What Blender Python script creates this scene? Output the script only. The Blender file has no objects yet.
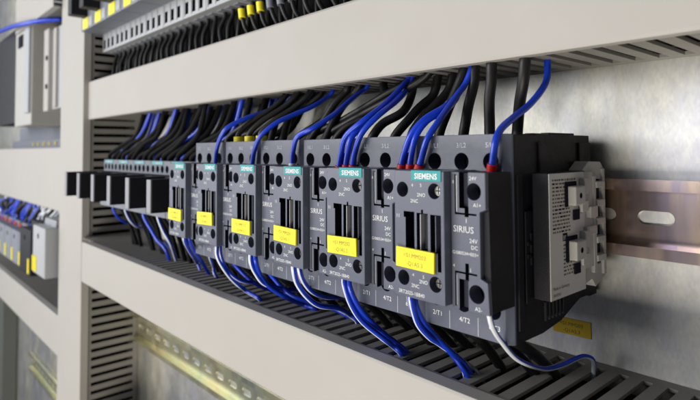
import bpy, bmesh, math, random
from mathutils import Vector, Matrix
random.seed(7)
S = 0.001                      # geometry is written in millimetres
scene = bpy.context.scene
col = scene.collection

# ------------------------------------------------------------------ materials
def mat(name, color, rough=0.5, metal=0.0, bump=0.0, bscale=400.0, var=0.0, vscale=30.0, bev=0.0, coat=0.0, spec=0.5, dust=0.0):
    m = bpy.data.materials.new(name); m.use_nodes = True
    nt = m.node_tree; N = nt.nodes; Lk = nt.links
    b = N['Principled BSDF']
    b.inputs['Base Color'].default_value = (*color, 1)
    b.inputs['Roughness'].default_value = rough
    b.inputs['Metallic'].default_value = metal
    b.inputs['Specular IOR Level'].default_value = spec
    b.inputs['Coat Weight'].default_value = coat
    tc = N.new('ShaderNodeNewGeometry')
    if var > 0:
        nz = N.new('ShaderNodeTexNoise'); nz.inputs['Scale'].default_value = vscale; nz.inputs['Detail'].default_value = 5
        Lk.new(tc.outputs['Position'], nz.inputs['Vector'])
        mx = N.new('ShaderNodeMix'); mx.data_type = 'RGBA'
        mx.inputs[6].default_value = (*[c*(1-var) for c in color], 1)
        mx.inputs[7].default_value = (*[min(1, c*(1+var)) for c in color], 1)
        Lk.new(nz.outputs['Fac'], mx.inputs[0]); Lk.new(mx.outputs[2], b.inputs['Base Color'])
        mr = N.new('ShaderNodeMapRange'); mr.inputs[3].default_value = max(0, rough-.12); mr.inputs[4].default_value = min(1, rough+.12)
        n2 = N.new('ShaderNodeTexNoise'); n2.inputs['Scale'].default_value = vscale*4; n2.inputs['Detail'].default_value = 4
        Lk.new(tc.outputs['Position'], n2.inputs['Vector'])
        Lk.new(n2.outputs['Fac'], mr.inputs[0]); Lk.new(mr.outputs[0], b.inputs['Roughness'])
    nrm = None
    if bev > 0:
        bv = N.new('ShaderNodeBevel'); bv.samples = 4; bv.inputs['Radius'].default_value = bev*S
        nrm = bv.outputs['Normal']
    if bump > 0:
        n3 = N.new('ShaderNodeTexNoise'); n3.inputs['Scale'].default_value = bscale; n3.inputs['Detail'].default_value = 3
        Lk.new(tc.outputs['Position'], n3.inputs['Vector'])
        bp = N.new('ShaderNodeBump'); bp.inputs['Strength'].default_value = bump; bp.inputs['Distance'].default_value = 0.0002
        Lk.new(n3.outputs['Fac'], bp.inputs['Height'])
        if nrm: Lk.new(nrm, bp.inputs['Normal'])
        nrm = bp.outputs['Normal']
    if nrm: Lk.new(nrm, b.inputs['Normal'])
    return m

M = {}
M['cover'] = mat('duct_cover_plastic', (.415, .402, .388), .55, bump=.15, bscale=900, var=.035, vscale=9, bev=.6, spec=.35)
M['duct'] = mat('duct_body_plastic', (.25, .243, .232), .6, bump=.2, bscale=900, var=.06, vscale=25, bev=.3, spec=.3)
M['grey'] = mat('contactor_grey_plastic', (.106, .119, .166), .38, bump=.35, bscale=2600, var=.07, vscale=60, bev=.3, spec=.55)
M['black'] = mat('black_housing_plastic', (.013, .013, .018), .5, bump=.35, bscale=2400, var=.15, vscale=60, bev=.3, spec=.25)
M['void'] = mat('recess_shade_and_black_print', (.006, .007, .016), .75, spec=.1)  # shade of holes and recesses put into the colour; also black print
M['navy'] = mat('dark_slider_plastic', (.022, .024, .042), .6, bev=.2, spec=.2)
M['shaded_cable'] = mat('shaded_black_cable', (.006, .006, .007), .7, spec=.12)  # darker copy of the black cable colour, for cables lying in shade
M['screw'] = mat('zinc_screw', (.55, .54, .52), .35, 1.0, var=.2, vscale=300)
M['darkscrew'] = mat('shaded_steel_screw', (.02, .02, .028), .6, 1.0, var=.2, vscale=300)  # screw colour darkened for the shade at the hole bottoms
M['white'] = mat('white_print_and_glint', (.74, .76, .80), .6)
M['dimwhite'] = mat('pale_grey_print_and_glint', (.45, .46, .5), .6)
M['teal'] = mat('teal_brand_plate', (.012, .29, .31), .45, bev=.1)
M['yellow'] = mat('yellow_marker', (.92, .80, .03), .5, var=.04, vscale=60, bev=.2)
M['ochre'] = mat('amber_marker', (.72, .50, .01), .5, var=.06, vscale=60, bev=.2)
M['ink'] = mat('brown_ink', (.10, .07, .015), .6)
M['faint'] = mat('faded_ink', (.30, .22, .03), .6)
M['blue'] = mat('blue_insulation', (.005, .046, .60), .36, bump=.1, bscale=1500, var=.1, vscale=40, coat=.25)
M['wirewhite'] = mat('white_insulation_and_glint', (.70, .74, .82), .35, coat=.2)
M['cable'] = mat('black_insulation', (.011, .011, .012), .45, bump=.15, bscale=1500, spec=.35, var=.1, vscale=60)
M['greywire'] = mat('grey_insulation', (.25, .26, .27), .4)
M['red'] = mat('red_ferrule', (.50, .008, .012), .4)
M['aux'] = mat('pale_grey_nylon', (.42, .42, .41), .5, bump=.3, bscale=2400, var=.07, vscale=60, bev=.25)
M['paper'] = mat('printed_label_film', (.55, .55, .56), .45, var=.04, vscale=80)
M['lightgrey'] = mat('light_grey_enamel', (.38, .40, .435), .5, var=.04, vscale=20, bev=.4)
M['bluegrey'] = mat('bluish_grey_plastic', (.20, .22, .27), .5, var=.07, vscale=60, bev=.3)
M['edge'] = mat('handle_edge_plastic', (.26, .27, .31), .5, bev=.3)
M['darkpanel'] = mat('grey_green_paint', (.10, .11, .10), .6, var=.05)
M['skyprint'] = mat('cyan_strip', (.18, .50, .55), .5)

def metal_mat(name, stops, rough, nscale, spang=0.0, stretch=(1, 1, 1), bumpS=.15, metallic=1.0):
    m = bpy.data.materials.new(name); m.use_nodes = True
    nt = m.node_tree; N = nt.nodes; Lk = nt.links; b = N['Principled BSDF']
    b.inputs['Metallic'].default_value = metallic
    g = N.new('ShaderNodeNewGeometry'); mp = N.new('ShaderNodeMapping'); mp.inputs['Scale'].default_value = stretch
    Lk.new(g.outputs['Position'], mp.inputs['Vector'])
    nz = N.new('ShaderNodeTexNoise'); nz.inputs['Scale'].default_value = nscale; nz.inputs['Detail'].default_value = 6; nz.inputs['Roughness'].default_value = .72
    Lk.new(mp.outputs[0], nz.inputs['Vector'])
    cr = N.new('ShaderNodeValToRGB'); e = cr.color_ramp.elements
    while len(e) < len(stops): e.new(.5)
    for i, (p, c) in enumerate(stops): e[i].position = p; e[i].color = (*c, 1)
    Lk.new(nz.outputs['Fac'], cr.inputs[0])
    v = N.new('ShaderNodeTexVoronoi'); v.inputs['Scale'].default_value = 900; Lk.new(mp.outputs[0], v.inputs['Vector'])
    mx = N.new('ShaderNodeMix'); mx.data_type = 'RGBA'; mx.blend_type = 'MULTIPLY'; mx.inputs[0].default_value = spang
    bw = N.new('ShaderNodeRGBToBW'); Lk.new(v.outputs['Color'], bw.inputs[0])
    mr0 = N.new('ShaderNodeMapRange'); mr0.inputs[3].default_value = .55; mr0.inputs[4].default_value = 1.15
    Lk.new(bw.outputs[0], mr0.inputs[0])
    Lk.new(cr.outputs[0], mx.inputs[6]); Lk.new(mr0.outputs[0], mx.inputs[7]); Lk.new(mx.outputs[2], b.inputs['Base Color'])
    n2 = N.new('ShaderNodeTexNoise'); n2.inputs['Scale'].default_value = nscale*5; n2.inputs['Detail'].default_value = 5
    Lk.new(mp.outputs[0], n2.inputs['Vector'])
    mr = N.new('ShaderNodeMapRange'); mr.inputs[3].default_value = rough-.10; mr.inputs[4].default_value = rough+.14
    Lk.new(n2.outputs['Fac'], mr.inputs[0]); Lk.new(mr.outputs[0], b.inputs['Roughness'])
    bp = N.new('ShaderNodeBump'); bp.inputs['Strength'].default_value = bumpS; bp.inputs['Distance'].default_value = 0.0004
    Lk.new(n2.outputs['Fac'], bp.inputs['Height']); Lk.new(bp.outputs[0], b.inputs['Normal'])
    return m
M['plate'] = metal_mat('galvanised_sheet', [(.36, (.52, .53, .59)), (.50, (.66, .66, .63)), (.64, (.78, .75, .65))], .47, 15, .20, (1, 1, .5), .45)
M['chromate'] = metal_mat('chromated_rail', [(.34, (.40, .34, .42)), (.45, (.58, .46, .40)), (.54, (.86, .66, .48)), (.64, (.62, .54, .66))], .22, 16, 0, (1, 1, .12), 0)
M['chromate2'] = metal_mat('yellow_chromated_rail', [(.34, (.50, .54, .50)), (.50, (.74, .74, .52)), (.66, (.78, .68, .48))], .36, 14, 0, (1, 1, .2), 0)

# ------------------------------------------------------------------ mesh helpers (all in mm)
FONTC = {}
def text_mesh(s, bold=False):
    key = (s, bold)
    if key in FONTC: return FONTC[key]
    cu = bpy.data.curves.new('txt', 'FONT'); cu.body = s; cu.size = 1.0; cu.resolution_u = 2
    if bold: cu.offset = 0.022
    o = bpy.data.objects.new('txt', cu); col.objects.link(o)
    dg = bpy.context.evaluated_depsgraph_get(); me = o.evaluated_get(dg).to_mesh()
    vs = [v.co.copy() for v in me.vertices]; fs = [tuple(p.vertices) for p in me.polygons]
    o.evaluated_get(dg).to_mesh_clear(); bpy.data.objects.remove(o); bpy.data.curves.remove(cu)
    xs = [v.x for v in vs] or [0, 1]; FONTC[key] = (vs, fs, min(xs), max(xs))
    return FONTC[key]

class MB:
    def __init__(s): s.bm = bmesh.new(); s.mats = []
    def mi(s, m):
        if m not in s.mats: s.mats.append(m)
        return s.mats.index(m)
    def box(s, x0, x1, y0, y1, z0, z1, m, bev=0, seg=2):
        i = s.mi(m); b = bmesh.new()
        r = bmesh.ops.create_cube(b, size=1)
        for v in r['verts']:
            v.co = Vector(((x0+x1)/2+v.co.x*(x1-x0), (y0+y1)/2+v.co.y*(y1-y0), (z0+z1)/2+v.co.z*(z1-z0)))
        if bev: bmesh.ops.bevel(b, geom=b.edges[:], offset=bev, segments=seg, affect='EDGES', profile=.5)
        s.merge(b, i); return s
    def merge(s, b, i=None, smooth=False):
        base = [s.bm.verts.new(v.co) for v in b.verts]
        b.verts.index_update()
        for f in b.faces:
            try:
                nf = s.bm.faces.new([base[v.index] for v in f.verts])
                nf.material_index = f.material_index if i is None else i; nf.smooth = smooth or f.smooth
            except ValueError: pass
        b.free()
    def prism(s, pts, a0, a1, axis, m, bev=0):
        """pts in the plane normal to axis: x -> (y,z), y -> (x,z), z -> (x,y)"""
        i = s.mi(m); b = bmesh.new()
        def P(p, a): return {'x': (a, p[0], p[1]), 'y': (p[0], a, p[1]), 'z': (p[0], p[1], a)}[axis]
        lo = [b.verts.new(P(p, a0)) for p in pts]; hi = [b.verts.new(P(p, a1)) for p in pts]
        b.faces.new(lo); b.faces.new(hi[::-1]); n = len(pts)
        for k in range(n): b.faces.new((lo[k], hi[k], hi[(k+1) % n], lo[(k+1) % n]))
        bmesh.ops.recalc_face_normals(b, faces=b.faces[:])
        if bev: bmesh.ops.bevel(b, geom=b.edges[:], offset=bev, segments=2, affect='EDGES', profile=.5)
        s.merge(b, i); return s
    def cyl(s, c, axis, r, h, m, seg=24, r2=None, smooth=True):
        """from c along +axis for h"""
        i = s.mi(m); b = bmesh.new(); r2 = r if r2 is None else r2
        def P(a, rr, t):
            u, v = math.cos(a)*rr, math.sin(a)*rr
            return Vector(c)+Vector({'x': (t, u, v), 'y': (u, t, v), 'z': (u, v, t)}[axis])
        A = [2*math.pi*k/seg for k in range(seg)]
        lo = [b.verts.new(P(a, r, 0)) for a in A]; hi = [b.verts.new(P(a, r2, h)) for a in A]
        b.faces.new(lo); b.faces.new(hi[::-1])
        for k in range(seg):
            f = b.faces.new((lo[k], hi[k], hi[(k+1) % seg], lo[(k+1) % seg])); f.smooth = smooth
        bmesh.ops.recalc_face_normals(b, faces=b.faces[:]); s.merge(b, i); return s
    def sleeve(s, c, r, depth, m, seg=24, wall=.25):
        """open cup in +y from a front rim at c"""
        i = s.mi(m); b = bmesh.new(); A = [2*math.pi*k/seg for k in range(seg)]
        def ring(rr, t): return [b.verts.new((c[0]+math.cos(a)*rr, c[1]+t, c[2]+math.sin(a)*rr)) for a in A]
        R = [ring(r, .1), ring(r-wall, .1), ring(r-wall-.1, depth)]
        for p, q in ((0, 1), (1, 2)):
            for k in range(seg):
                f = b.faces.new((R[p][k], R[p][(k+1) % seg], R[q][(k+1) % seg], R[q][k])); f.smooth = p == 1
        b.faces.new(R[2]); s.merge(b, i); return s
    def text(s, t, x, y, z, size, m, face='front', align='l', bold=False):
        """flat print: front faces -Y (x=left, z=baseline); side faces +X (u runs along +Y)"""
        vs, fs, a, b_ = text_mesh(t, bold); i = s.mi(m)
        off = {'l': -a, 'c': -(a+b_)/2, 'r': -b_}[align]
        out = []
        for v in vs:
            u, w = (v.x+off)*size, v.y*size
            out.append(s.bm.verts.new((x+u, y, z+w) if face == 'front' else (x, y+u, z+w)))
        for f in fs:
            try: nf = s.bm.faces.new([out[k] for k in f]); nf.material_index = i
            except ValueError: pass
        return s
    def raw(s):
        """unlinked object in mm for booleans"""
        me = bpy.data.meshes.new('raw'); s.bm.normal_update(); s.bm.to_mesh(me)
        for m in s.mats: me.materials.append(M[m])
        return bpy.data.objects.new('raw', me)
    def carve(s, cut):
        a, b = s.raw(), cut.raw(); col.objects.link(a); col.objects.link(b)
        md = a.modifiers.new('b', 'BOOLEAN'); md.operation = 'DIFFERENCE'; md.solver = 'EXACT'; md.use_self = True; md.object = b; md.material_mode = 'TRANSFER'
        dg = bpy.context.evaluated_depsgraph_get(); me = bpy.data.meshes.new_from_object(a.evaluated_get(dg))
        s.bm.free(); s.bm = bmesh.new(); s.bm.from_mesh(me)
        rev = {v: k for k, v in M.items()}; s.mats = [rev[m] for m in me.materials]
        for o in (a, b):
            d = o.data; bpy.data.objects.remove(o); bpy.data.meshes.remove(d)
        bpy.data.meshes.remove(me); return s
    def build(s, name, parent=None, loc=None):
        bmesh.ops.scale(s.bm, vec=(S, S, S), verts=s.bm.verts[:])
        me = bpy.data.meshes.new(name); s.bm.normal_update(); s.bm.to_mesh(me); s.bm.free()
        for m in s.mats: me.materials.append(M[m])
        o = bpy.data.objects.new(name, me); col.objects.link(o)
        if parent: o.parent = parent
        if loc: o.location = Vector(loc)*S
        return o

def tag(o, label=None, cat=None, group=None, kind=None):
    for k, v in (('label', label), ('category', cat), ('group', group), ('kind', kind)):
        if v: o[k] = v
    return o
def thing(name, label, cat, loc=(0, 0, 0), group=None):
    o = bpy.data.objects.new(name, None); o.empty_display_size = .01; col.objects.link(o)
    o.location = Vector(loc)*S; return tag(o, label, cat, group)
def dup(root, loc, label):
    r = root.copy(); col.objects.link(r); r.location = Vector(loc)*S; r['label'] = label
    for ch in list(root.children):
        c = ch.copy(); col.objects.link(c); c.parent = r
        for g in ch.children:
            d = g.copy(); col.objects.link(d); d.parent = c
    return r

def catmull(P, n):
    P = [Vector(p) for p in P]; Q = [P[0]*2-P[1]]+P+[P[-1]*2-P[-2]]; out = []
    for i in range(1, len(Q)-2):
        p0, p1, p2, p3 = Q[i-1:i+3]
        for k in range(n):
            t = k/n
            out.append(.5*((2*p1)+(p2-p0)*t+(2*p0-5*p1+4*p2-p3)*t*t+(3*p1-p0-3*p2+p3)*t**3))
    out.append(P[-1]); return out
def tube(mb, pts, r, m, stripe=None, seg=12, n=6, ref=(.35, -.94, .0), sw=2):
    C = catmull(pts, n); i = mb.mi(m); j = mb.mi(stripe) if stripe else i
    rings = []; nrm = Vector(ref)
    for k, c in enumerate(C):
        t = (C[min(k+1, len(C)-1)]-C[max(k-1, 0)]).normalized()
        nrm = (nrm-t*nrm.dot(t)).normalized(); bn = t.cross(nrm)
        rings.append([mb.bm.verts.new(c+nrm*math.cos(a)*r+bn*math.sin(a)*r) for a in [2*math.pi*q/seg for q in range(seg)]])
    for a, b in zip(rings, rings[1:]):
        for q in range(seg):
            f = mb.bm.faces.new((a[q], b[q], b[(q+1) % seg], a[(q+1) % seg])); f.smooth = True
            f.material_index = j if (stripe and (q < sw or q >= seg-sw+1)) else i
    mb.bm.faces.new(rings[0]); mb.bm.faces.new(rings[-1][::-1])
WIRES = [
  ('blue_red', 'blue wire with red ferrule in the last round terminal of the nearest contactor', [(34.8, 19.5, -7.8), (35.9, 19.0, -4.2), (36.6, 19.5, 3.0), (36.9, 24.2, 8.4), (37.3, 32.6, 13.0), (38.7, 43.0, 19.2), (39.4, 51.3, 25.7), (39.1, 57.6, 32.0), (38.0, 60.5, 40.0), (39.5, 61.5, 52.0)], 1.5),
  ('blue_red', 'rightmost of three blue wires with red ferrules in second contactor, crossing over the others', [(-3.5, 19.3, -8.6), (-1.7, 19.3, -4.5), (1.9, 20.0, 4.4), (3.8, 24.1, 12.0), (2.5, 32.3, 18.6), (2.6, 40.6, 25.8), (3.4, 46.7, 31.4), (5.5, 48.8, 40.0), (7.0, 49.8, 52.0)], 1.5),
  ('blue_red', 'leftmost of three blue wires with red ferrules entering the second contactor from the right', [(-13.9, 19.3, -8.8), (-12.6, 19.3, -3.7), (-8.9, 20.1, 6.4), (-4.1, 24.5, 14.2), (-0.1, 33.4, 19.5), (-2.5, 46.6, 25.6), (-4.2, 55.5, 32.3), (-3.6, 58.2, 40.0), (-2.1, 59.2, 52.0)], 1.5),
  ('blue_red', 'middle one of three blue wires with red ferrules entering the second contactor', [(-8.6, 19.3, -8.7), (-7.7, 19.3, -3.7), (-5.7, 19.9, 5.4), (-3.0, 25.3, 13.3), (-0.8, 34.3, 18.1), (-3.3, 46.8, 24.2), (-4.9, 54.0, 32.2), (-4.9, 56.6, 40.0), (-3.4, 57.6, 52.0)], 1.4),
  ('blue_red', 'left blue wire with red ferrule on third contactor from the right', [(-58.5, 19.3, -10.3), (-56.4, 19.3, -2.4), (-52.9, 19.8, 7.5), (-43.7, 23.3, 15.0), (-40.4, 32.4, 21.9), (-40.1, 44.3, 30.5), (-40.5, 52.0, 37.0), (-40.6, 54.5, 40.0), (-39.1, 55.5, 52.0)], 1.5),
  ('blue_red', 'right blue wire with red ferrule on third contactor from the right', [(-47.9, 19.3, -9.6), (-45.5, 19.3, -0.9), (-40.1, 19.9, 9.2), (-34.8, 26.7, 17.7), (-35.8, 41.2, 26.2), (-40.2, 54.0, 33.9), (-38.8, 56.6, 40.0), (-37.3, 57.6, 52.0)], 1.5),
  ('blue_red', 'middle blue wire with red ferrule on third contactor from the right', [(-52.9, 19.3, -9.7), (-51.3, 19.3, -2.4), (-48.3, 19.8, 6.8), (-46.1, 27.7, 13.7), (-42.1, 37.1, 21.2), (-42.2, 48.1, 28.2), (-41.9, 55.9, 36.4), (-42.4, 58.7, 40.0), (-40.9, 59.7, 52.0)], 1.5),
  ('blue_white', 'single blue wire with pale ferrule on fourth contactor from the right', [(-99.9, 19.3, -9.5), (-98.9, 19.3, -0.8), (-94.7, 19.8, 7.8), (-84.1, 23.2, 13.0), (-80.4, 35.0, 21.0), (-81.9, 48.8, 29.4), (-83.0, 59.8, 36.3), (-80.9, 62.9, 40.0), (-79.4, 63.9, 52.0)], 1.5),
  ('blue_plain', 'blue wire arching into the fifth contactor right of the yellow caps', [(-143.5, 19.3, -9.7), (-140.5, 19.3, 0.5), (-134.9, 19.8, 9.4), (-127.8, 26.9, 17.1), (-123.9, 37.5, 22.8), (-119.7, 49.6, 28.2), (-118.1, 61.0, 35.3), (-115.6, 64.1, 40.0), (-114.1, 65.1, 52.0)], 1.55),
  ('blue_plain', 'blue wire passing left of the yellow caps into the sixth contactor', [(-192.5, 19.3, -10.6), (-189.7, 19.3, 2.1), (-182.1, 19.8, 11.8), (-178.0, 22.9, 17.7), (-172.1, 33.5, 23.7), (-169.8, 46.3, 27.7), (-167.2, 59.2, 34.6), (-159.0, 62.2, 40.0), (-157.5, 63.2, 52.0)], 1.55),
  ('black', 'black cable rising to the duct, rightmost in the row', [(26.9, 52.0, 5.6), (27.3, 52.0, 9.6), (31.1, 48.0, 19.6), (35.6, 44.0, 29.9), (37.0, 43.4, 40.0), (38.5, 44.4, 52.0)], 2.5),
  ('black', 'straight black cable, second from the right above nearest contactor', [(17.2, 45.0, 5.3), (17.3, 45.0, 11.2), (18.4, 44.0, 22.5), (19.5, 43.3, 31.4), (19.8, 43.2, 40.0), (21.3, 44.2, 52.0)], 2.5),
  ('black', 'black cable, third from the right above nearest contactor', [(2.5, 45.0, 5.6), (3.8, 45.0, 11.7), (4.7, 47.1, 21.3), (5.1, 49.9, 31.0), (6.7, 50.3, 40.0), (8.2, 51.3, 52.0)], 2.5),
  ('black', 'black cable half hidden behind crossing blue wires above nearest contactor', [(-12.6, 45.0, 4.9), (-10.6, 45.0, 10.8), (-7.7, 46.1, 18.6), (-5.0, 48.4, 26.9), (-2.4, 50.7, 34.2), (-0.8, 51.1, 40.0), (0.7, 52.1, 52.0)], 2.5),
  ('black', 'black cable curving left behind the blue pair of the nearest contactor', [(-30.4, 45.0, 4.1), (-28.9, 45.0, 9.3), (-26.5, 50.2, 17.2), (-22.1, 56.4, 24.0), (-19.1, 62.7, 31.6), (-17.3, 64.0, 40.0), (-15.8, 65.0, 52.0)], 2.5),
  ('black', 'black cable curving down to the second terminal of second contactor', [(-43.3, 45.0, 4.3), (-41.6, 46.0, 8.6), (-36.9, 49.3, 15.5), (-32.8, 56.0, 23.1), (-29.9, 62.7, 29.8), (-27.4, 64.0, 40.0), (-25.9, 65.0, 52.0)], 2.5),
  ('black', 'black cable bending left above second contactor from the right', [(-57.9, 42.0, 4.5), (-55.7, 43.0, 8.9), (-54.0, 49.2, 15.1), (-46.8, 56.2, 21.2), (-47.8, 65.0, 29.6), (-46.9, 66.7, 40.0), (-45.4, 67.7, 52.0)], 2.5),
  ('black', 'long black cable looping right above the second contactor', [(-88.8, 42.0, 3.8), (-86.3, 43.0, 8.5), (-81.3, 45.8, 13.8), (-70.9, 51.4, 19.4), (-65.9, 58.1, 26.5), (-65.1, 61.5, 33.1), (-68.0, 62.9, 40.0), (-66.5, 63.9, 52.0)], 2.5),
  ('black', 'black cable sloping up right above third contactor, right one of the pair', [(-98.2, 42.0, 3.9), (-97.7, 44.0, 8.8), (-94.9, 48.1, 18.6), (-93.1, 53.1, 28.0), (-89.3, 58.0, 34.2), (-84.0, 59.1, 40.0), (-82.5, 60.1, 52.0)], 2.5),
  ('black', 'black cable sloping up right above third contactor, left one of the pair', [(-113.1, 42.0, 4.1), (-111.6, 44.0, 9.1), (-104.9, 48.4, 19.7), (-99.5, 52.1, 29.0), (-94.4, 55.9, 36.3), (-92.6, 56.8, 40.0), (-91.1, 57.8, 52.0)], 2.5),
  ('black', 'black cable above third contactor under the crossing blue wire', [(-143.8, 42.0, 4.5), (-143.1, 44.0, 9.9), (-147.8, 52.3, 22.5), (-145.4, 59.1, 29.6), (-138.8, 64.6, 33.7), (-129.8, 66.2, 40.0), (-128.3, 67.2, 52.0)], 2.5),
  ('black', 'black cable above left end of third contactor', [(-157.0, 42.0, 3.3), (-157.5, 44.0, 10.2), (-156.2, 48.1, 22.8), (-150.8, 52.8, 31.8), (-140.1, 53.5, 40.0), (-138.6, 54.5, 52.0)], 2.5),
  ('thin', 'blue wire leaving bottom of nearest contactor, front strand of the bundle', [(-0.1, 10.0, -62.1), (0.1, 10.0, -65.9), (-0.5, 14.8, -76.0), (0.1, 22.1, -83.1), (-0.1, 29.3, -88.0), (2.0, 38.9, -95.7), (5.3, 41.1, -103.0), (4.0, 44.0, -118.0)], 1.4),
  ('blue_plain', 'plain blue wire under nearest contactor, rear strand of the bundle', [(-0.5, 13.0, -63.6), (0.0, 13.0, -67.8), (-0.5, 18.1, -75.8), (0.1, 26.2, -84.1), (1.0, 34.3, -91.6), (3.7, 40.3, -97.8), (6.5, 42.4, -103.0), (6.0, 50.0, -118.0)], 1.4),
  ('grey_thin', 'thin grey wire beside the blue bundle under nearest contactor', [(-4.0, 12.0, -63.2), (-2.6, 12.0, -68.1), (-2.3, 18.2, -78.0), (-1.3, 30.7, -88.2), (0.5, 43.2, -97.6), (9.3, 45.5, -103.0), (8.0, 56.0, -118.0)], 0.8),
  ('thin', 'blue wire leaving bottom of second contactor, front strand', [(-43.9, 10.0, -61.7), (-43.6, 10.0, -66.5), (-42.8, 13.5, -76.2), (-41.5, 20.4, -85.2), (-36.9, 29.1, -94.4), (-33.7, 34.4, -99.3), (-30.0, 36.2, -103.0), (-34.0, 46.0, -118.0)], 1.4),
  ('blue_plain', 'blue wire leaving bottom of second contactor, rear strand', [(-42.5, 12.0, -62.7), (-41.8, 12.0, -67.5), (-41.4, 16.3, -76.5), (-41.0, 24.0, -85.3), (-39.3, 34.4, -94.7), (-35.7, 39.5, -99.6), (-31.5, 41.6, -103.0), (-32.0, 55.0, -118.0)], 1.4),
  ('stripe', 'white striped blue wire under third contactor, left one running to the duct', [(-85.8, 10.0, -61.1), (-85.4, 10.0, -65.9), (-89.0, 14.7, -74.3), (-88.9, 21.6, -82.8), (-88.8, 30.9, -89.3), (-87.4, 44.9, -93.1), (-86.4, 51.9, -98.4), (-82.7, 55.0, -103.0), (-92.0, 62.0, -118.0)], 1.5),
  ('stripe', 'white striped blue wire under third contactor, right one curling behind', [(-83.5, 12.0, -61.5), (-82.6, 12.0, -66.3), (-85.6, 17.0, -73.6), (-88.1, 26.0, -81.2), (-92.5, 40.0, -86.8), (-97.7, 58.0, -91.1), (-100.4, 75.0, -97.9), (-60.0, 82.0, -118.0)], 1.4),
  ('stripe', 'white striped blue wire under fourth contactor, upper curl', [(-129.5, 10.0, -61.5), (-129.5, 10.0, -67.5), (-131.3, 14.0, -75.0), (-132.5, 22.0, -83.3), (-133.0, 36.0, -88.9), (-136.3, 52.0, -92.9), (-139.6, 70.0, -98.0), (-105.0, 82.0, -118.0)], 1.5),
  ('blue_plain', 'blue wire under fourth contactor, lower curl to the duct', [(-128.2, 12.0, -61.5), (-127.0, 12.0, -67.4), (-131.6, 17.8, -76.9), (-132.2, 25.5, -85.7), (-131.9, 39.1, -95.6), (-130.2, 50.7, -101.3), (-120.2, 53.6, -103.0), (-130.0, 76.0, -118.0)], 1.5),
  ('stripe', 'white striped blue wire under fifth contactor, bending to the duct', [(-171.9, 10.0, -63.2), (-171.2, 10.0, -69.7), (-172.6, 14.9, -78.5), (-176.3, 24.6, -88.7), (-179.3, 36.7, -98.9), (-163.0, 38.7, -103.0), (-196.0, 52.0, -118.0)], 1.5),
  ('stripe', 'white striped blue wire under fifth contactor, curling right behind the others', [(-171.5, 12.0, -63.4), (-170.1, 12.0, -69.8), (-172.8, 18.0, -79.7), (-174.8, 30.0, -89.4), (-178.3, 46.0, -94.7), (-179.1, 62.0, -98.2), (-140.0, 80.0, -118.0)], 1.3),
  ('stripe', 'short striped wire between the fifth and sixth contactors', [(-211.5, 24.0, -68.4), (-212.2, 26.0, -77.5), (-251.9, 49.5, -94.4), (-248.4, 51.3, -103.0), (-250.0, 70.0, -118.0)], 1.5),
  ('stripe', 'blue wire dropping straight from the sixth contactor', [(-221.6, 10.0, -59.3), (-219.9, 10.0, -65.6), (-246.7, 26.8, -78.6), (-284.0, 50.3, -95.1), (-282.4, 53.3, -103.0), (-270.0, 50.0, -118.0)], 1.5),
  ('blue_plain', 'rear blue wire dropping from the sixth contactor', [(-221.8, 14.0, -59.7), (-220.1, 14.0, -66.1), (-238.8, 28.0, -78.4), (-258.6, 44.0, -93.0), (-262.0, 60.0, -118.0)], 1.5),
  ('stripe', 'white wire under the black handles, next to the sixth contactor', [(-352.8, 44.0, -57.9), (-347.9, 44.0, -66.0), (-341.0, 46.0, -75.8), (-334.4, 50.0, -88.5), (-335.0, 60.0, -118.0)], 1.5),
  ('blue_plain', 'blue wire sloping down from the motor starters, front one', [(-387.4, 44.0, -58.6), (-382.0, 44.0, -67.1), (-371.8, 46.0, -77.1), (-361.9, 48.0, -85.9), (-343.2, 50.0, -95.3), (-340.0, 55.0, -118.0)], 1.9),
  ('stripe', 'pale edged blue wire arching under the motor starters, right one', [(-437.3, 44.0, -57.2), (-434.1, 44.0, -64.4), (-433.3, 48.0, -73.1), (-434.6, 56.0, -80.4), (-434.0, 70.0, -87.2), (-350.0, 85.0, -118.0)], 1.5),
  ('blue_plain', 'blue wire arching under the motor starters, left one', [(-474.4, 44.0, -57.6), (-470.9, 44.0, -66.2), (-472.3, 50.0, -74.6), (-472.3, 60.0, -81.1), (-475.8, 75.0, -86.3), (-375.0, 88.0, -118.0)], 1.5),
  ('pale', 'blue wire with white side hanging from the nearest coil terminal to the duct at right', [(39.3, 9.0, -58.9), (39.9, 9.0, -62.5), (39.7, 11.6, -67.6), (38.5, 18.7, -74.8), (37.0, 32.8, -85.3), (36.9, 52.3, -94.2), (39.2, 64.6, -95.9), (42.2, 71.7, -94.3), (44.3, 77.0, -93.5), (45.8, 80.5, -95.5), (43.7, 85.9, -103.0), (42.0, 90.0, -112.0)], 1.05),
  ('blue_plain', 'third blue strand under the second contactor, close behind the others', [(-46.9, 14.0, -63.3), (-46.2, 14.0, -68.1), (-45.6, 18.1, -77.7), (-45.7, 26.4, -87.4), (-43.0, 36.7, -96.7), (-30.6, 38.4, -103.0), (-30.0, 50.0, -118.0)], 1.2),
  ('blue_plain', 'third blue strand under the nearest contactor, middle of the bundle', [(-0.8, 12.0, -63.0), (-0.5, 12.0, -67.3), (-2.4, 18.3, -77.2), (-2.4, 27.1, -85.3), (-2.9, 37.1, -92.9), (7.9, 39.0, -103.0), (5.0, 47.0, -118.0)], 1.2),
  ('blue_plain', 'dark blue wire sagging under the third and fourth contactors', [(-148.3, 30.0, -73.1), (-139.6, 32.0, -81.1), (-129.0, 38.6, -91.8), (-117.4, 47.4, -96.8), (-106.2, 56.2, -99.9), (-93.2, 58.0, -103.0), (-92.0, 70.0, -118.0)], 1.5),
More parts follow.
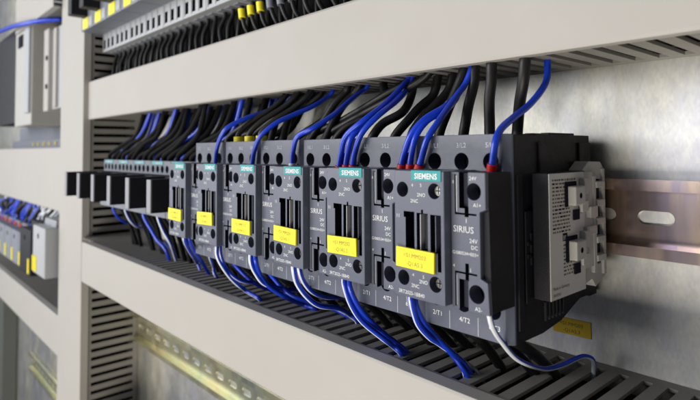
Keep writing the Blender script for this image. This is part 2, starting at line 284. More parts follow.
  ('blue_plain', 'dark blue wire sagging under the fifth contactor', [(-192.8, 30.0, -73.9), (-185.7, 34.0, -83.4), (-176.2, 43.0, -94.5), (-168.1, 57.9, -101.9), (-146.7, 59.7, -103.0), (-135.0, 70.0, -118.0)], 1.5),
]
# ------------------------------------------------------------------ setting: sheet-metal mounting plate
mb = MB(); mb.box(-640, 520, 100, 102, -520, 420, 'plate'); tag(mb.build('back_plate'), kind='structure')
mb = MB(); mb.box(-1900, -648, 100, 102, -900, 500, 'plate'); tag(mb.build('back_plate'), kind='structure')

# ------------------------------------------------------------------ slotted cable ducts
def hduct(label, x0, x1, yf, zt, zb, lip, covx0=None, slot0=None):
    """horizontal duct: hollow body with slotted top and bottom walls, snap-on cover in front"""
    root = thing('cable_duct', label, 'cable duct', ((x0+x1)/2, 100, zb)); ox, oy, oz = (x0+x1)/2, 100, zb
    b = MB(); B = lambda a, c, d, e, f, g, m='duct': b.box(a-ox, c-ox, d-oy, e-oy, f-oz, g-oz, m)
    B(x0, x1, 98, 99.6, zb, zt)                                        # back
    ys0, ys1 = yf+lip, 93
    for z0, z1 in ((zt-1.6, zt), (zb, zb+1.6)):
        B(covx0 or x0, x1, yf+1.5, ys0, z0, z1); B(x0, x1, ys1, 98, z0, z1)
        n = int((x1-x0)/10)
        for k in range(n+1):
            xx = x1-10*k-(x1 % 10)
            if xx-2.9 > x0 and xx+2.9 < x1: B(xx-2.9, xx+2.9, ys0, ys1, z0, z1)
    B(x0, x0+1.5, ys0+1.5, 98, zb+1.6, zt-1.6)
    b.build('slotted_body', root)
    c = MB(); cx0 = covx0 if covx0 is not None else x0
    pr = [(yf, zt-.4), (yf+.6, zt+.9), (yf+lip-3, zt+.9), (yf+lip-3, zt+.15), (yf+1.4, zt+.15), (yf+1.4, zb-.15), (yf+lip-3, zb-.15), (yf+lip-3, zb-.9), (yf+.6, zb-.9), (yf, zb+.4)]
    c.prism([(p[0]-oy, p[1]-oz) for p in pr], cx0-ox, x1-ox+1, 'x', 'cover')
    c.build('duct_cover', root); return root
def vduct(label, x0, x1, yf, z0, z1, lip):
    root = thing('cable_duct', label, 'cable duct', ((x0+x1)/2, 100, z0)); ox, oy, oz = (x0+x1)/2, 100, z0
    b = MB(); B = lambda a, c, d, e, f, g, m='duct': b.box(a-ox, c-ox, d-oy, e-oy, f-oz, g-oz, m)
    B(x0, x1, 98, 99.6, z0, z1)
    for a, c in ((x0, x0+1.6), (x1-1.6, x1)):
        B(a, c, yf+1.5, yf+lip, z0, z1); B(a, c, 94, 98, z0, z1)
        for k in range(int((z1-z0)/10)):
            zz = z0+5+10*k; B(a, c, yf+lip, 94, zz-3, zz+3)
    b.build('slotted_body', root)
    c = MB()
    pr = [(x0+.4, yf), (x1-.4, yf), (x1+.9, yf+.6), (x1+.9, yf+lip-4), (x1+.15, yf+lip-4), (x1+.15, yf+1.4), (x0-.15, yf+1.4), (x0-.15, yf+lip-4), (x0-.9, yf+lip-4), (x0-.9, yf+.6)]
    c.prism([(p[0]-ox, p[1]-oy) for p in pr], 0, z1-z0, 'z', 'cover')
    c.build('duct_cover', root); return root
hduct('upper beige cable duct running above the row of contactors', -544, 300, 37, 84, 40, 9)
hduct('beige cable duct running below the contactors, wires dropping into its slots', -543, 300, 21, -103, -146, 12, -506)
hduct('lowest beige cable duct, just a corner showing under the yellowish rail', -544, 300, 31, -316, -360, 12)
vduct('wide vertical cable duct with slotted side, left of the contactors', -642, -545, 31, -400, 320, 13)
hduct('blurred wide beige duct left of the vertical duct at mid height', -1480, -643, 31.8, 5, -79, 12)
hduct('blurred beige duct at lower left below the yellow tagged module', -1480, -643, 31.8, -219, -270, 12)
hduct('blurred duct crossing the top left corner above the pale module', -880, -644, 20, 262, 196, 12)

# ------------------------------------------------------------------ mounting rails
def rail(label, x0, x1, zc, m, yb=99.9, phase=0):
    root = thing('mounting_rail', label, 'rail', (x0, yb, zc))
    b = MB(); L = x1-x0
    prof = [(0, -13.2), (0, 13.2), (-6.5, 13.8), (-6.5, 17.5), (-7.5, 17.5), (-7.5, 12.4), (-1.1, 12.0), (-1.1, -12.0), (-7.5, -12.4), (-7.5, -17.5), (-6.5, -17.5), (-6.5, -13.8)]
    b.prism(prof, 0, L, 'x', m)
    cut = MB()
    for k in range(int(L/25)):
        cx = phase+12.5+25*k
        if cx+9 > L: break
        if cx < 10: continue
        pts = [(cx+(4.6 if math.cos(a) > 0 else -4.6)+3.1*math.cos(a), 3.1*math.sin(a)) for a in [2*math.pi*(q+.5)/24 for q in range(24)]]
        cut.prism(pts, -3, 3, 'y', m)
    b.carve(cut); b.build('rail_profile', root); return root
rail('main chromated rail with oval slots, contactors clipped to it', -540, 330, -31.3, 'chromate', phase=-4.7)
rail('empty yellowish rail with slots below the lower duct', -543, 60, -220.5, 'chromate2')
rail('blurred yellow rail at the bottom left corner', -1100, -650, -418, 'chromate2')

# ------------------------------------------------------------------ contactors
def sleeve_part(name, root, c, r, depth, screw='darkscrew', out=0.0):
    b = MB(); b.sleeve((0, 0, 0), r, depth, 'void')  # dark cup added inside the hole so it reads as shaded
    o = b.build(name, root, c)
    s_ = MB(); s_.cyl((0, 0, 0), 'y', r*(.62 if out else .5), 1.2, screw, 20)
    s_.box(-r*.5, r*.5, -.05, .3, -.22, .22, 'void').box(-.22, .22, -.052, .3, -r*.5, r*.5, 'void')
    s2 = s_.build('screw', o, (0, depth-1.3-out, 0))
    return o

def make_contactor(label):
    root = thing('contactor', label, 'contactor', (0, 0, 0), 'contactors in a row on the rail')
    # black base with stepped side profile
    b = MB()
    side = [(25.6, 6.0), (42, 6.0), (42, 6.4), (92.5, 6.4), (92.5, -10), (93, -12), (93, -54), (97.5, -56), (97.5, -69.5), (90, -69.5), (84, -67.5), (76, -70), (62, -75), (46, -77), (25.6, -77)]
    hole = MB()
    for x in (3.9, 18.4, 32.9): hole.cyl((x, 24, -5), 'y', 3.9, 8, 'void'); hole.cyl((x, 24, -64.5), 'y', 3.9, 8, 'void')
    b.prism(side, -2.6, 41.2, 'x', 'black', .35)
    b.carve(hole)
    # relief on the flank: raised wedge, ribs and latch
    b.prism([(44, 3.5), (44, -20), (78, -20), (74, -9)], 41.5, 42.4, 'x', 'black', .2)
    b.prism([(32, -62), (32, -25), (40, -25), (40, -62)], 41.5, 42.2, 'x', 'black', .2)
    b.box(41.5, 42.6, 33, 39, -39, -37.4, 'black').box(41.5, 42.6, 33, 39, -44, -42.4, 'black').box(41.5, 42.6, 35.3, 36.7, -47, -34, 'black')
    b.box(41.5, 42.3, 62, 88, -68, -62, 'black', .2)
    b.box(41.1, 42.3, 80, 91.5, -30, 3, 'black', .3).box(41.1, 41.9, 27, 31, -72, -10, 'black', .3)
    for k in range(6): b.box(41.1, 42.2, 47+3*k, 48.4+3*k, -72, -64, 'black', .2)
    for k in range(5): b.box(2+8*k, 6+8*k, 60, 84, 6.2, 7.4, 'black', .2)
    b.build('base', root)
    # terminal cover: the grey ridge behind the front modules
    c = MB(); c.prism([(-2.9, 25.6), (-2.9, 22.8), (-2.2, 22), (38.4, 22), (41.2, 24.6), (41.2, 25.6)], -77, 6.3, 'z', 'grey', .25)
    cut = MB()
    for x in (3.9, 18.4, 32.9):
        cut.cyl((x, 20, -5), 'y', 3.7, 9, 'void'); cut.cyl((x, 20, -64.5), 'y', 3.7, 9, 'void')
    c.carve(cut)
    for i, x in enumerate((3.9, 18.4, 32.9)):
        c.text(('1/L1', '3/L2', '5/L3')[i], x, 21.93, .9, 2.9, 'white', align='c')
        c.text(('2/T1', '4/T2', '6/T3')[i], x+.6, 21.93, -72.3, 2.9, 'white', align='c')
    c.box(11.1, 11.4, 21.9, 22.1, -76.5, -69, 'dimwhite'); c.box(25.6, 25.9, 21.9, 22.1, -76.5, -69, 'dimwhite')
    c.build('terminal_cover', root)
    for x in (3.9, 18.4, 32.9):
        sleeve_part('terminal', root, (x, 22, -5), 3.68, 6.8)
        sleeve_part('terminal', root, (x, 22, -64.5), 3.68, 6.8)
    # coil side panel, set back 4 mm
    p = MB()
    prof = [(26.4, -8.6), (42.3, -8.6), (42.3, -22.3), (39.7, -23.4), (39.7, -48), (42.8, -49.2), (43.4, -61), (26.4, -61)]
    p.prism(prof, 4, 6.2, 'y', 'grey', .3)
    p.prism([(26.5, -8.8), (42.1, -8.8), (43.1, -60.8), (26.5, -60.8)], 6.1, 21.8, 'y', 'black', .3)
    cut = MB()
    cut.box(30.4, 34.6, 2, 14, -22.4, -6, 'void'); cut.box(32.9, 34.7, 2, 12, -25.6, -21.9, 'void')
    cut.box(28.3, 28.9, 3, 6.5, -24.8, -9.5, 'void'); cut.box(28.3, 38.2, 3, 6.5, -24.9, -24.2, 'void')
    cut.box(30.0, 34.2, 2, 14, -63, -49.4, 'void'); cut.box(32.9, 34.5, 2, 12, -49.8, -43.2, 'void')
    cut.box(28.0, 28.6, 3, 6.5, -60, -46.8, 'void'); cut.box(28.0, 38.2, 3, 6.5, -47.3, -46.6, 'void')
    cut.cyl((37.1, 2, -15.9), 'y', 3.3, 9, 'void'); cut.cyl((37.9, 2, -54), 'y', 3.5, 9, 'void')
    p.carve(cut)
    p.box(30.9, 34.1, 6.2, 12, -22, -9, 'navy', .2).box(30.5, 33.7, 6.2, 12, -60.4, -50, 'navy', .2)
    p.box(29.1, 29.35, 3.9, 4.2, -23.8, -10, 'white'); p.box(28.85, 29.08, 3.9, 4.2, -59.5, -48, 'dimwhite')  # pale strips painted as highlights along the groove edges
    T = lambda t, x, z, sz, m='white', al='l', bold=False: p.text(t, x, 3.93, z, sz, m, align=al, bold=bold)
    T('24V', 36.8, -11.6, 2.1, al='c'); T('A1+', 38.6, -21.6, 2.1, al='c')
    T('SIRIUS', 27.6, -31.6, 3.5, bold=False, m='white'); T('24V', 38.6, -35.2, 2.3, al='r'); T('DC', 38.6, -37.6, 2.1, al='r')
    T('G/080534=E03+', 38.9, -40.1, 1.8, al='r'); T('1', 33.5, -27.9, 2.4, 'white'); T('1', 35.2, -46.2, 2.2)
    T('A2-', 38.6, -60.1, 2.1, al='c'); T('4', 27.2, -45.2, 1.7); T('8', 27.3, -13, 1.7)
    p.build('coil_panel', root)
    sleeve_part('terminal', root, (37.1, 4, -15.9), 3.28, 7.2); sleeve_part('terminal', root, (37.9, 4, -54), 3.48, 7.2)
    # auxiliary contact block clipped on the front
    a = MB(); a.box(0, 26.2, 0, 21.6, -60.2, -8.4, 'grey', .4)
    cut = MB()
    cut.box(6.2, 11, -2, 8, -40.5, -25.2, 'void').box(5.2, 6.4, -2, 3, -27.6, -25.2, 'void')
    cut.box(12.2, 18, -2, 9, -40.5, -25.4, 'void').box(14.6, 15.6, -2, 3, -26, -24, 'void')
    cut.box(19.3, 24.6, -2, 8, -40.5, -25.6, 'void').box(22.8, 24.6, -2, 6, -47.5, -40, 'void')
    for x, z in ((4.6, -16.3), (21.4, -16.3), (4.9, -52.5), (21.6, -52.6)): cut.cyl((x, -2, z), 'y', 3.15, 9.5, 'void')
    a.carve(cut)
    a.box(7.6, 9.2, 3.5, 5, -40, -26, 'darkscrew').box(14.2, 15.9, 2.6, 6, -40, -26.2, 'black').box(13.1, 13.5, 1, 6, -40.2, -26, 'dimwhite').box(20.9, 21.3, 1, 6, -40.2, -26, 'grey')
    T = lambda t, x, z, sz, m='white', al='l': a.text(t, x, -.06, z, sz, m, align=al)
    T('4', 9.6, -15, 1.9, 'white'); T('5', 14.2, -14.9, 1.9, 'white'); T('2NC', 9.0, -21.4, 2.1); T('2NO', 12.6, -18.8, 2.1)
    T('11', 1.4, -28, 2.2); T('4', 9.7, -51.2, 1.8, 'white'); T('5', 15.2, -51.3, 1.8, 'white'); T('2NC', 9.2, -55.6, 2.1); T('2NO', 13.4, -53.4, 2.1)
    T('3RT2025-1BB40', 2.2, -58.9, 2.1)
    a.build('auxiliary_block', root)
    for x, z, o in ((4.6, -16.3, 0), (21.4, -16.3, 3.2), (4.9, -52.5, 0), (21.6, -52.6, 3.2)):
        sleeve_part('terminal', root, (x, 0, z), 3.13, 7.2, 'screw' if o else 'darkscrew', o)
    # brand plate
    t = MB(); t.box(9.7, 25, -.35, .5, -12.5, -8.2, 'teal', .1); t.text('SIEMENS', 17.35, -.41, -11.6, 3.15, 'white', align='c', bold=True)
    t.build('brand_plate', root)
    return root

NAMES = ['grey contactor nearest the camera, at the right end of the row', 'second contactor from the right, taking three red ferruled blue wires',
         'third contactor counted from the right end of the row', 'fourth contactor from the right, one pale ferruled blue wire above',
         'fifth contactor from the right, yellow caps on the black wires above it', 'sixth contactor from the right, beside the black starter handles']
c0 = make_contactor(NAMES[0])
CODES = [('=S1.MM203', '-Q1A5.3'), ('=S1.MM202', '-Q1A5.2'), ('=S1.MM201', '-Q1A5.1'), ('=S1.MM112', '-Q1A4.2'), ('=S1.MM111', '-Q1A4.1'), ('=S1.MM110', '-Q1A4.0')]
cons = [c0]
for n in range(1, 6): cons.append(dup(c0, (-45*n, 0, 0), NAMES[n]))
for n, r in enumerate(cons):
    r.rotation_euler = (0, 0, math.radians((0, .35, -.25, .3, -.3, .2)[n])); r.location.z += (0, .15, -.1, .12, 0, -.12)[n]*S
    l = MB(); l.box(0, 20.2, -1.3, -.1, 0, 8.2, 'yellow', .25)
    l.text(CODES[n][0], 10.2, -1.37, 4.5, 2.5, 'faint', align='c'); l.text(CODES[n][1], 10.2, -1.37, 1.3, 2.5, 'faint', align='c')
    o = l.build('marking_label', r, (1.7+.35*math.sin(n*2.1), -.05, -48.3+.35*math.cos(n*3.)))
    o.rotation_euler = (0, math.radians((1.3, -1.4, 1.6, .4, -1.9, 1.2)[n]), 0)

# ------------------------------------------------------------------ motor starters further left
def make_starter(label):
    root = thing('motor_starter', label, 'motor starter', (0, 0, 0), 'motor starters with black handles')
    b = MB(); b.box(.3, 44.7, 40, 92, -60, -9, 'bluegrey', .5)
    cut = MB()
    for k in range(4): cut.cyl((6.6+10.6*k, 38, -16.6), 'y', 3.4, 10, 'void'); cut.box(4+10.6*k, 9+10.6*k, 38, 48, -58, -52, 'void')
    b.carve(cut); b.build('housing', root)
    b = MB(); b.box(6, 30, 39.4, 40.4, -12.4, -9.4, 'skyprint', .1); b.text('SIEMENS', 18, 39.33, -12, 2.6, 'white', align='c', bold=True); b.build('brand_plate', root)
    b = MB(); b.box(1.5, 43.5, 24, 40.2, -50, -21.5, 'black', .4); b.build('operator_block', root)
    b = MB(); b.box(18, 26, -5, 26, -46.5, -21.2, 'black', .5); h = b.build('handle', root)
    b = MB(); b.box(18.2, 25.8, -6, -4.8, -46.4, -21.3, 'edge', .3); b.build('handle_edge', h)
    b = MB(); b.box(.8, 44.2, 36, 40.2, -60, -51, 'bluegrey', .3); b.build('front_lip', root)
    return root
SL = ['motor starter with black handle right beside the grey contactors', 'second motor starter left of the contactors', 'third motor starter left of the contactors',
      'fourth motor starter left of the contactors', 'fifth motor starter, second from the vertical duct', 'last motor starter, its black handle overlapping the vertical duct']
s0 = make_starter(SL[0]); s0.location = Vector((-270.5, 0, 0))*S
for n in range(1, 6): dup(s0, (-270.5-44.6*n, 0, 0), SL[n])

# ------------------------------------------------------------------ switch block clipped to the flank of the nearest contactor
root = thing('auxiliary_switch', 'pale grey switch block with printed side label, clipped to the nearest contactor', 'auxiliary switch', (42.7, 0, 0))
b = MB(); b.box(0, 7.0, 36.4, 68, -60.6, -9.6, 'black', .4).box(0, 5.5, 67.5, 88, -56, -10, 'black', .4).box(5.3, 7.3, 62, 76, -52, -10, 'aux', .3)
b.prism([(68, -9.2), (74, -5.5), (86, -5.8), (90.5, -10), (88, -14), (68, -13)], 0, 6.4, 'x', 'aux', .3)
for k in range(5): b.box(5.2, 8.2, 78, 86.5, -17.5-8.2*k, -14.6-8.2*k, 'aux', .3)
b.box(1, 7.2, 86, 88.8, -57, -9, 'aux', .3)
b.box(5.2, 7.6, 75.5, 78.5, -55, -12, 'aux', .3); b.box(5.2, 9.4, 69, 76, -30, -25, 'aux', .3); b.box(5.2, 9.0, 66, 76, -37.5, -33.6, 'aux', .3)
b.prism([(64, -52), (88, -52), (90, -58), (80, -62), (76, -58), (66, -60)], 0, 6, 'x', 'aux', .3)
b.cyl((5, 68.5, -11), 'x', 1.5, 1.5, 'void', 20)
b.build('housing', root)
b = MB(); b.box(7.02, 7.35, 36.6, 67, -60.4, -9.9, 'paper', .1)
rr = random.Random(3)
for k in range(15):
    z = -13-1.5*k; y = 39
    while y < (53 if k > 3 else 58):
        w = rr.uniform(.8, 2.6); b.box(7.3, 7.39, y, y+w, z, z+.7, 'ink' if rr.random() < .8 else 'void'); y += w+rr.uniform(.4, .9)
b.box(7.3, 7.4, 47, 51, -37.8, -34.6, 'void'); b.text('BR', 7.42, 47.4, -37.3, 2.6, 'paper', face='side')
for k in range(9):
    z = -39.8-1.5*k; y = 47.5
    while y < 61:
        w = rr.uniform(.8, 2.4); b.box(7.3, 7.39, y, y+w, z, z+.65, 'ink'); y += w+rr.uniform(.5, 1.2)
b.text('Made in Germany', 7.42, 38.4, -56.6, 1.9, 'ink', face='side'); b.text('3RH2921', 7.42, 38.4, -59.2, 1.7, 'ink', face='side')
b.build('label_plate', root)
for z in (-23.4, -46.0):
    b = MB(); b.box(7.4, 11.2, 51.5, 60.5, z, z+8.0, 'aux', .5)
    cut = MB(); cut.cyl((8, 56, z+4), 'x', 1.2, 6, 'void'); b.carve(cut)
    b.box(7.36, 7.9, 49.2, 51.6, z-.6, z+9.8, 'void', .2).box(7.36, 8, 51.5, 59, z+7.9, z+9.8, 'void', .2)
    b.box(7.36, 9.2, 61.5, 67.5, z-3.5, z+1.2, 'aux', .3).box(7.36, 9.8, 62.5, 66, z+4, z+11, 'aux', .3).box(7.36, 8.2, 56, 61, z-6.5, z-2.2, 'void', .2)
    tp = b.build('terminal_clamp', root)
    b = MB(); b.cyl((8.6, 56, z+4), 'x', 1.1, .5, 'darkscrew'); b.build('screw', tp)

mb = MB(); mb.box(0, 19.6, -.5, 0, 0, 8, 'ochre', .1)
mb.text('=S1.MM203', 9.8, -.56, 4.4, 2.5, 'ink', align='c'); mb.text('-Q1A5.3', 9.8, -.56, 1.2, 2.5, 'ink', align='c')
o = mb.build('marking_label', None, (17.4, 99.95, -93.4)); o.rotation_euler = (0, math.radians(-1), 0)
tag(o, 'amber marking label stuck on the bare plate under the nearest contactor', 'label')

# ------------------------------------------------------------------ breakers above the upper duct
def make_breaker(label):
    root = thing('circuit_breaker', label, 'circuit breaker', (0, 0, 0), 'circuit breakers above the upper duct')
    b = MB(); b.box(.3, 44.7, 52, 92, 122, 200, 'lightgrey', .5)
    cut = MB()
    for k in range(3): cut.box(4.6+14*k, 10.8+14*k, 50, 60, 125.5, 136.5, 'void')
    b.carve(cut)
    for k in range(3): b.box(4+14*k, 12+14*k, 60, 84, 121, 122.3, 'bluegrey', .2).box(3.4+14*k, 3.9+14*k, 51.6, 52.4, 124, 143, 'bluegrey')
    b.build('housing', root)
    b = MB(); b.box(.6, 44.4, 27, 52.3, 144, 200, 'bluegrey', .5).box(30, 42, 26.3, 27.3, 146, 157, 'lightgrey', .3); b.build('front_block', root)
    b = MB(); b.box(9, 28, 26.2, 27.2, 145.2, 157.5, 'yellow', .2); b.build('marking_label', root)
    b = MB(); b.box(11, 25, 9, 27.3, 158.5, 188, 'black', .8); b.build('handle', root)
    return root
BL = ['breaker nearest the vertical duct, its black handle hanging in front of the duct', 'second breaker from the vertical duct, yellow tag under its handle', 'third breaker from the vertical duct, yellow tag under its handle',
      'fourth breaker from the vertical duct, cut by the top of the picture'] + ['breaker %s of the top row, only its underside terminals showing' % w for w in ('left of middle', 'in the middle')]+['breaker of the top row beyond the picture edge']*10
k0 = make_breaker(BL[0]); k0.location = Vector((-541, 0, 0))*S
for n in range(1, 16): dup(k0, (-541+45*n, 0, 0), BL[n])

# ------------------------------------------------------------------ wires
KINK = random.Random(21)
def wire(kind, label, pts, r, group=None):
    pts = [tuple(c+KINK.uniform(-.35, .35)*(1 if 1 < i < len(pts)-1 and r < 4 else 0) for c in p) for i, p in enumerate(pts)]
    mb = MB(); base = Vector(pts[0]); P = [tuple(Vector(p)-base) for p in pts]
    st = 'wirewhite' if kind in ('stripe', 'thin', 'pale') else None  # the thin kind's white line is a highlight painted along blue wire
    m = {'black': 'cable', 'shaded_cable': 'shaded_cable', 'grey_thin': 'greywire', 'white': 'wirewhite'}.get(kind, 'blue')
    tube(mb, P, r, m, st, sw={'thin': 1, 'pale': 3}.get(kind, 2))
    o = mb.build('wire', None, base); tag(o, label, 'wire', group)
    fm = {'blue_red': 'red', 'blue_white': 'wirewhite', 'yellow_cap': 'yellow'}.get(kind)
    if kind == 'blue_red' or kind == 'blue_white':
        f = MB(); d = (Vector(P[1])-Vector(P[0])).normalized()
        q = [tuple(d*t) for t in (-2.5, -.5, 1.2, 2.2)]
        tube(f, q, r+.55, fm, n=2); f.build('ferrule', o)
    return o
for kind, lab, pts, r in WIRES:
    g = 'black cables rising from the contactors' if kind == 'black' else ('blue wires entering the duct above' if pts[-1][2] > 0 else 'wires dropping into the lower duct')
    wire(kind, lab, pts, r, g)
rnd = random.Random(11)
# cables with yellow caps standing on the fifth contactor
for k, w in enumerate(('left', 'middle', 'right')):
    x = -180+3.9+14.5*k-2
    o = wire('black', '%s one of three black cables with yellow caps on the fifth contactor' % w, [(x, 30, 5), (x, 30, 12), (x+6, 36, 20), (x+18, 48, 31), (x+24, 54, 41), (x+25, 55, 52)], 2.0, 'cables with yellow caps')
    f = MB(); tube(f, [(0, 0, 1), (0, 0, 3), (0, 0, 5)], 3.6, 'yellow', n=2); f.build('cap', o)
# dense black and blue looms climbing from the starters and left contactors
def loom(x, y0, z0, blue, seed):
    q = random.Random(seed); dx = q.uniform(40, 78); yt = min(88, y0+q.uniform(4, 22)); s_ = q.uniform(-3, 3)
    return [(x, y0, z0-3), (x+1, y0, z0+2+q.uniform(0, 3)), (x+dx*.35+s_, y0+(yt-y0)*.4, z0+14+q.uniform(-3, 3)), (x+dx*.75+s_, y0+(yt-y0)*.8, z0+26+q.uniform(-3, 3)), (x+dx, yt, 40.5), (x+dx+2, yt, 54)]
for i in range(6):
    for k in range(3):
        for rep in range(3 if k != 1 else 2):
            x = -270.5-44.6*i+8+14*k+rep*5
            wire('shaded_cable', 'one of the black cables fanning up from the motor starters', loom(x, 44+rep*14, -8, 0, i*31+k*7+rep), 2.2, 'black loom above the motor starters')
    if i < 6:
        for j, dxx in enumerate((12, 31, 22)):
            if i in (1, 4) and j == 1: continue
            wire('blue', 'one of the blue wires fanning up from the motor starters', loom(-270.5-44.6*i+dxx+rnd.uniform(-5, 5), (47, 62, 56)[j], -9, 1, 90+i*3+j), (2.1, 1.8, 1.6)[j], 'blue wires above the motor starters')
for n in range(3, 6):
    for k in range(3):
        if n == 4: continue
        x = -45*n+3.9+14.5*k
        wire('black', 'black cable sloping up behind the sixth contactor' if n == 5 else 'black cable sloping up behind the fourth contactor', loom(x, 46, 6, 0, 200+n*5+k), 2.3, 'cables behind the far contactors')
for n in range(0, 6):  # rear looms hanging across the plate, below every contactor
    for k in range(3):
        x = -45*n+3.9+14.5*k-(6 if k == 2 else 0); e = rnd.uniform(2, 8) if n == 0 else rnd.uniform(4, 16)
        wire('black', ('black cable under the %s contactor from the right, lost in shadow' % ('first', 'second', 'third', 'fourth', 'fifth', 'sixth')[n]),
             [(x-2, 42, -72), (x-2, 42, -80), (x+e*.5, 50+3*k, -90), (x+e, 60+6*k, -104), (x+e, 62+6*k, -112)], 2.4, 'cables under the contactors')
for i in range(6):
    for k in range(3):
        x = -270.5-44.6*i+8+14*k; e = rnd.uniform(14, 40)
        wire('shaded_cable', 'black cable falling from the motor starters to the lower duct', [(x, 56, -57), (x, 56, -64), (x+e*.4, 60, -78), (x+e, 62, -104), (x+e+2, 63, -120)], 2.2, 'cables below the motor starters')
for i in range(14):
    for k in range(3):
        x = -541+45*i+7.8+14*k; tip = i == 6 or (i == 5 and k > 3)
        wire('black', 'black cable dropping from the upper breakers into the duct', [(x, 66, 124), (x, 66, 116), (x+rnd.uniform(-2, 5), 62, 104), (x+rnd.uniform(2, 9), 60, 84), (x+6, 60, 70)], 1.9, 'cables under the upper breakers')
        wire('shaded_cable', 'black cable in the rear layer, thickened to stand for shade under the upper breakers', [(x+6, 80, 128), (x+6, 80, 116), (x+9, 80, 100), (x+10, 80, 84), (x+10, 80, 70)], 7.4, 'rear cables under the upper breakers')  # rear row made thick and near black to fill in the shade
for k in range(9):
    x = -208+13.0*k
    o = wire('black', ('%s black cable with yellow boot under the top row of breakers' % ('left', 'middle', 'right')[k]) if k < 3 else 'short black cable with grey boot under the top row of breakers', [(x, 50, 107), (x+1, 50, 103), (x+4, 51, 95), (x+8, 54, 86), (x+9, 55, 76)], 1.6, 'booted cables of the top row')
    f = MB(); tube(f, [(-.6, 0, 3.2), (-.5, 0, 2), (.2, 0, -2), (.9, 0, -4.5)], 2.7, 'yellow' if k < 3 else 'bluegrey', n=2); f.build('boot', o)

# ------------------------------------------------------------------ neighbouring section, left of the vertical duct
root = thing('power_supply', 'blurred pale module with light side panel left of the vertical duct', 'power supply', (-745, 0, 62))
b = MB(); b.box(0, 98, 40, 98, 0, 118, 'lightgrey', 1).box(-6, 20, 34, 98, -2, 120, 'cover', 1); b.build('housing', root)
b = MB(); b.box(40, 52, 36, 42, 2, 116, 'cover', 1); b.build('front_rib', root)
for z in (34, 76):
    b = MB(); b.cyl((14, 32.5, z), 'y', 3.6, 2, 'void'); b.build('vent', root)
root = thing('control_module', 'blurred dark module with black face at the far left edge', 'module', (-930, 0, 50))
b = MB(); b.box(-160, 30, 30, 98, 0, 165, 'black', 1.5); b.build('housing', root)
b = MB(); b.box(34, 150, 24, 98, -8, 172, 'aux', 1.5).box(120, 148, 20, 24.5, 10, 150, 'lightgrey', 1).box(60, 90, 22, 24.5, 120, 140, 'void', 1); b.build('side_cheek', root)
wire('blue', 'blurred blue cable crossing in front of the pale module at top left', [(-1180, 10, 236), (-1076, 10, 226), (-955, 10, 212), (-852, 10, 202), (-780, 12, 194), (-730, 20, 190), (-700, 46, 192)], 3.4)
root = thing('terminal_block', 'blurred grey strip with small yellow marks above the wide left duct', 'terminal block', (-1000, 60, 8))
b = MB(); b.box(-160, 345, 10, 39, -1.5, 14, 'bluegrey', 1).box(-160, 345, 22, 39, 14, 42, 'bluegrey', 1); b.build('housing', root)
for k in range(9):
    b = MB(); b.box(20+38*k, 28+38*k, 8.6, 10.2, 3, 9, 'ochre', .4); b.build('marker', root)
def module(label, x, w, m, tags, zt, zb, yf):
    root = thing('relay', label, 'relay', (x, 0, zb), 'relays of the neighbouring section')
    b = MB(); b.box(0, w, yf, 96, 0, zt-zb, m, 1.2).box(4, w-4, yf+14, 96, zt-zb-.5, zt-zb+9, m, 1.2)
    cut = MB(); cut.cyl((w*.45, yf-3, (zt-zb)*.8), 'y', 4, 10, 'void'); b.carve(cut); b.build('housing', root)
    for t in tags:
        b = MB(); b.box(t, t+6.5, yf-1.5, yf+.2, 3, 24, 'yellow', .4); b.build('marker', root)
module('blurred light grey relay with two yellow tags beside the vertical duct', -716, 66, 'lightgrey', (3, 16), -102, -168, 16)
module('blurred black relay with one yellow tag left of the light grey relay', -790, 70, 'black', (58,), -112, -176, 14)
for k in range(6):
    module('blurred small grey relay at the left edge, under the coloured wires', -852-56*k, 52, 'bluegrey', (8,), -128, -182, 24)
q = random.Random(5)
for k in range(34):
    x = -1130+12*k+q.uniform(-5, 5); up = q.uniform(-10, 12)
    kd = q.choice(('blue', 'black', 'blue', 'black', 'white'))
    wire(kd, 'blurred %s wire in the tangle under the wide left duct' % ('pale' if kd == 'white' else kd),
         [(x, q.uniform(34, 60), -126), (x+q.uniform(-4, 8), 44, -114), (x+q.uniform(0, 22), q.uniform(36, 56), -102+up*.5), (x+q.uniform(10, 34), 50, -88), (x+q.uniform(16, 36), 54, -72)], 2.6, 'wires of the neighbouring section, '+kd)
for (x, y, r) in ((-620, 62, 15), (-594, 58, 14), (-568, 64, 13), (-606, 86, 10), (-580, 86, 9)):  # fill added inside the duct to darken the view through its slots
    wire('shaded_cable', 'added black loom filling the vertical duct to darken its slots', [(x, y, -398), (x+3, y, -200), (x-3, y, 0), (x+2, y, 160), (x, y, 318)], r, 'added dark looms in the vertical duct')
for zc, ys in ((52.5, (52, 70, 87)), (-116, (42, 62, 82)), (-334, (55, 80))):  # dark tubes added behind the slots of the horizontal ducts
    for y in ys:
        wire('shaded_cable', 'added black loom darkening the slots of the %s horizontal duct' % ('upper' if zc > 0 else 'lower' if zc > -200 else 'lowest'), [(-540, y, zc), (-300, y, zc+2), (-50, y, zc-2), (120, y, zc+1), (298, y, zc)], 9.5, 'added dark looms in the horizontal ducts')
for k in range(9):
    b = MB(); b.box(0, 20, 0, 10, 0, 5, 'red', 1); o = b.build('wire_ferrule_block', None, (-1110+38*k, 36, -127)); tag(o, 'blurred red connector on top of the small relays at the left edge', 'connector', 'red connectors of the neighbouring section')

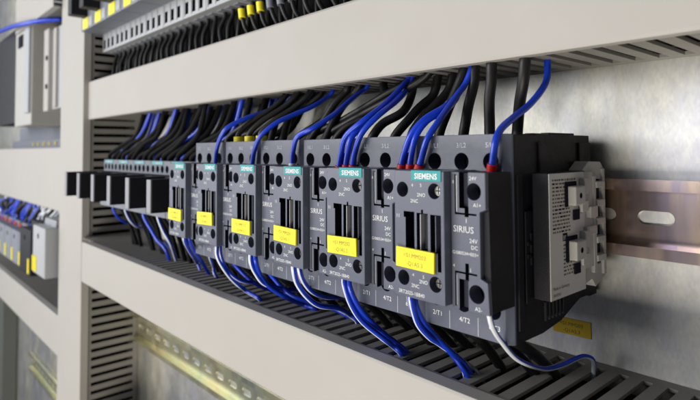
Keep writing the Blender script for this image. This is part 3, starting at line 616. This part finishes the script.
mb = MB(); mb.box(-1900, -1240, 70, 99, -900, -60, 'darkpanel', 2); o = mb.build('cabinet_panel'); tag(o, 'blurred dark grey green cabinet panel at the bottom left corner', 'panel')
# ------------------------------------------------------------------ camera
cam = bpy.data.cameras.new('camera'); co = bpy.data.objects.new('camera', cam); col.objects.link(co)
r_ = ((0.66893653, 0.03139906, 0.74265606), (0.74329936, -0.02089646, -0.66863248), (-0.00547555, 0.99928847, -0.0373173))
mw = Matrix(r_).to_4x4(); mw.translation = Vector((158.8, -168.0, 0))*S
co.matrix_world = mw
cam.lens = 544/700*36; cam.sensor_width = 36; cam.sensor_fit = 'HORIZONTAL'; cam.shift_y = -0.1
cam.clip_start = .005; cam.clip_end = 20
cam.dof.use_dof = True; cam.dof.focus_distance = .27; cam.dof.aperture_fstop = 13
scene.camera = co

# ------------------------------------------------------------------ light: soft key lamp in front, plus added fill lamps left and below
w = bpy.data.worlds.new('World'); scene.world = w; w.use_nodes = True
w.node_tree.nodes['Background'].inputs[0].default_value = (.86, .90, 1.0, 1); w.node_tree.nodes['Background'].inputs[1].default_value = .11
def area(name, loc, target, sx, sy, power, color):
    l = bpy.data.lights.new(name, 'AREA'); l.shape = 'RECTANGLE'; l.size = sx; l.size_y = sy; l.energy = power; l.color = color
    o = bpy.data.objects.new(name, l); col.objects.link(o); o.location = loc
    o.rotation_euler = (Vector(target)-Vector(loc)).to_track_quat('-Z', 'Y').to_euler(); return o
area('unseen_area_lamp', (-.85, -1.35, .34), (-.05, 0, 0), 1.2, .7, 20, (1.0, .985, .97))
area('unseen_area_lamp', (-1.5, -.75, .15), (-.2, 0, 0), 1.0, .9, 6, (.94, .97, 1.0))  # added side fill, gives the far fronts their sheen
area('unseen_area_lamp', (.1, -1.1, -.85), (0, .05, 0), 1.0, .6, 19, (1.0, .92, .78))  # added warm lamp standing in for bounce onto the duct undersides
scene.view_settings.view_transform = 'Standard'; scene.view_settings.look = 'None'; scene.view_settings.exposure = 0
scene.render.engine = 'CYCLES'
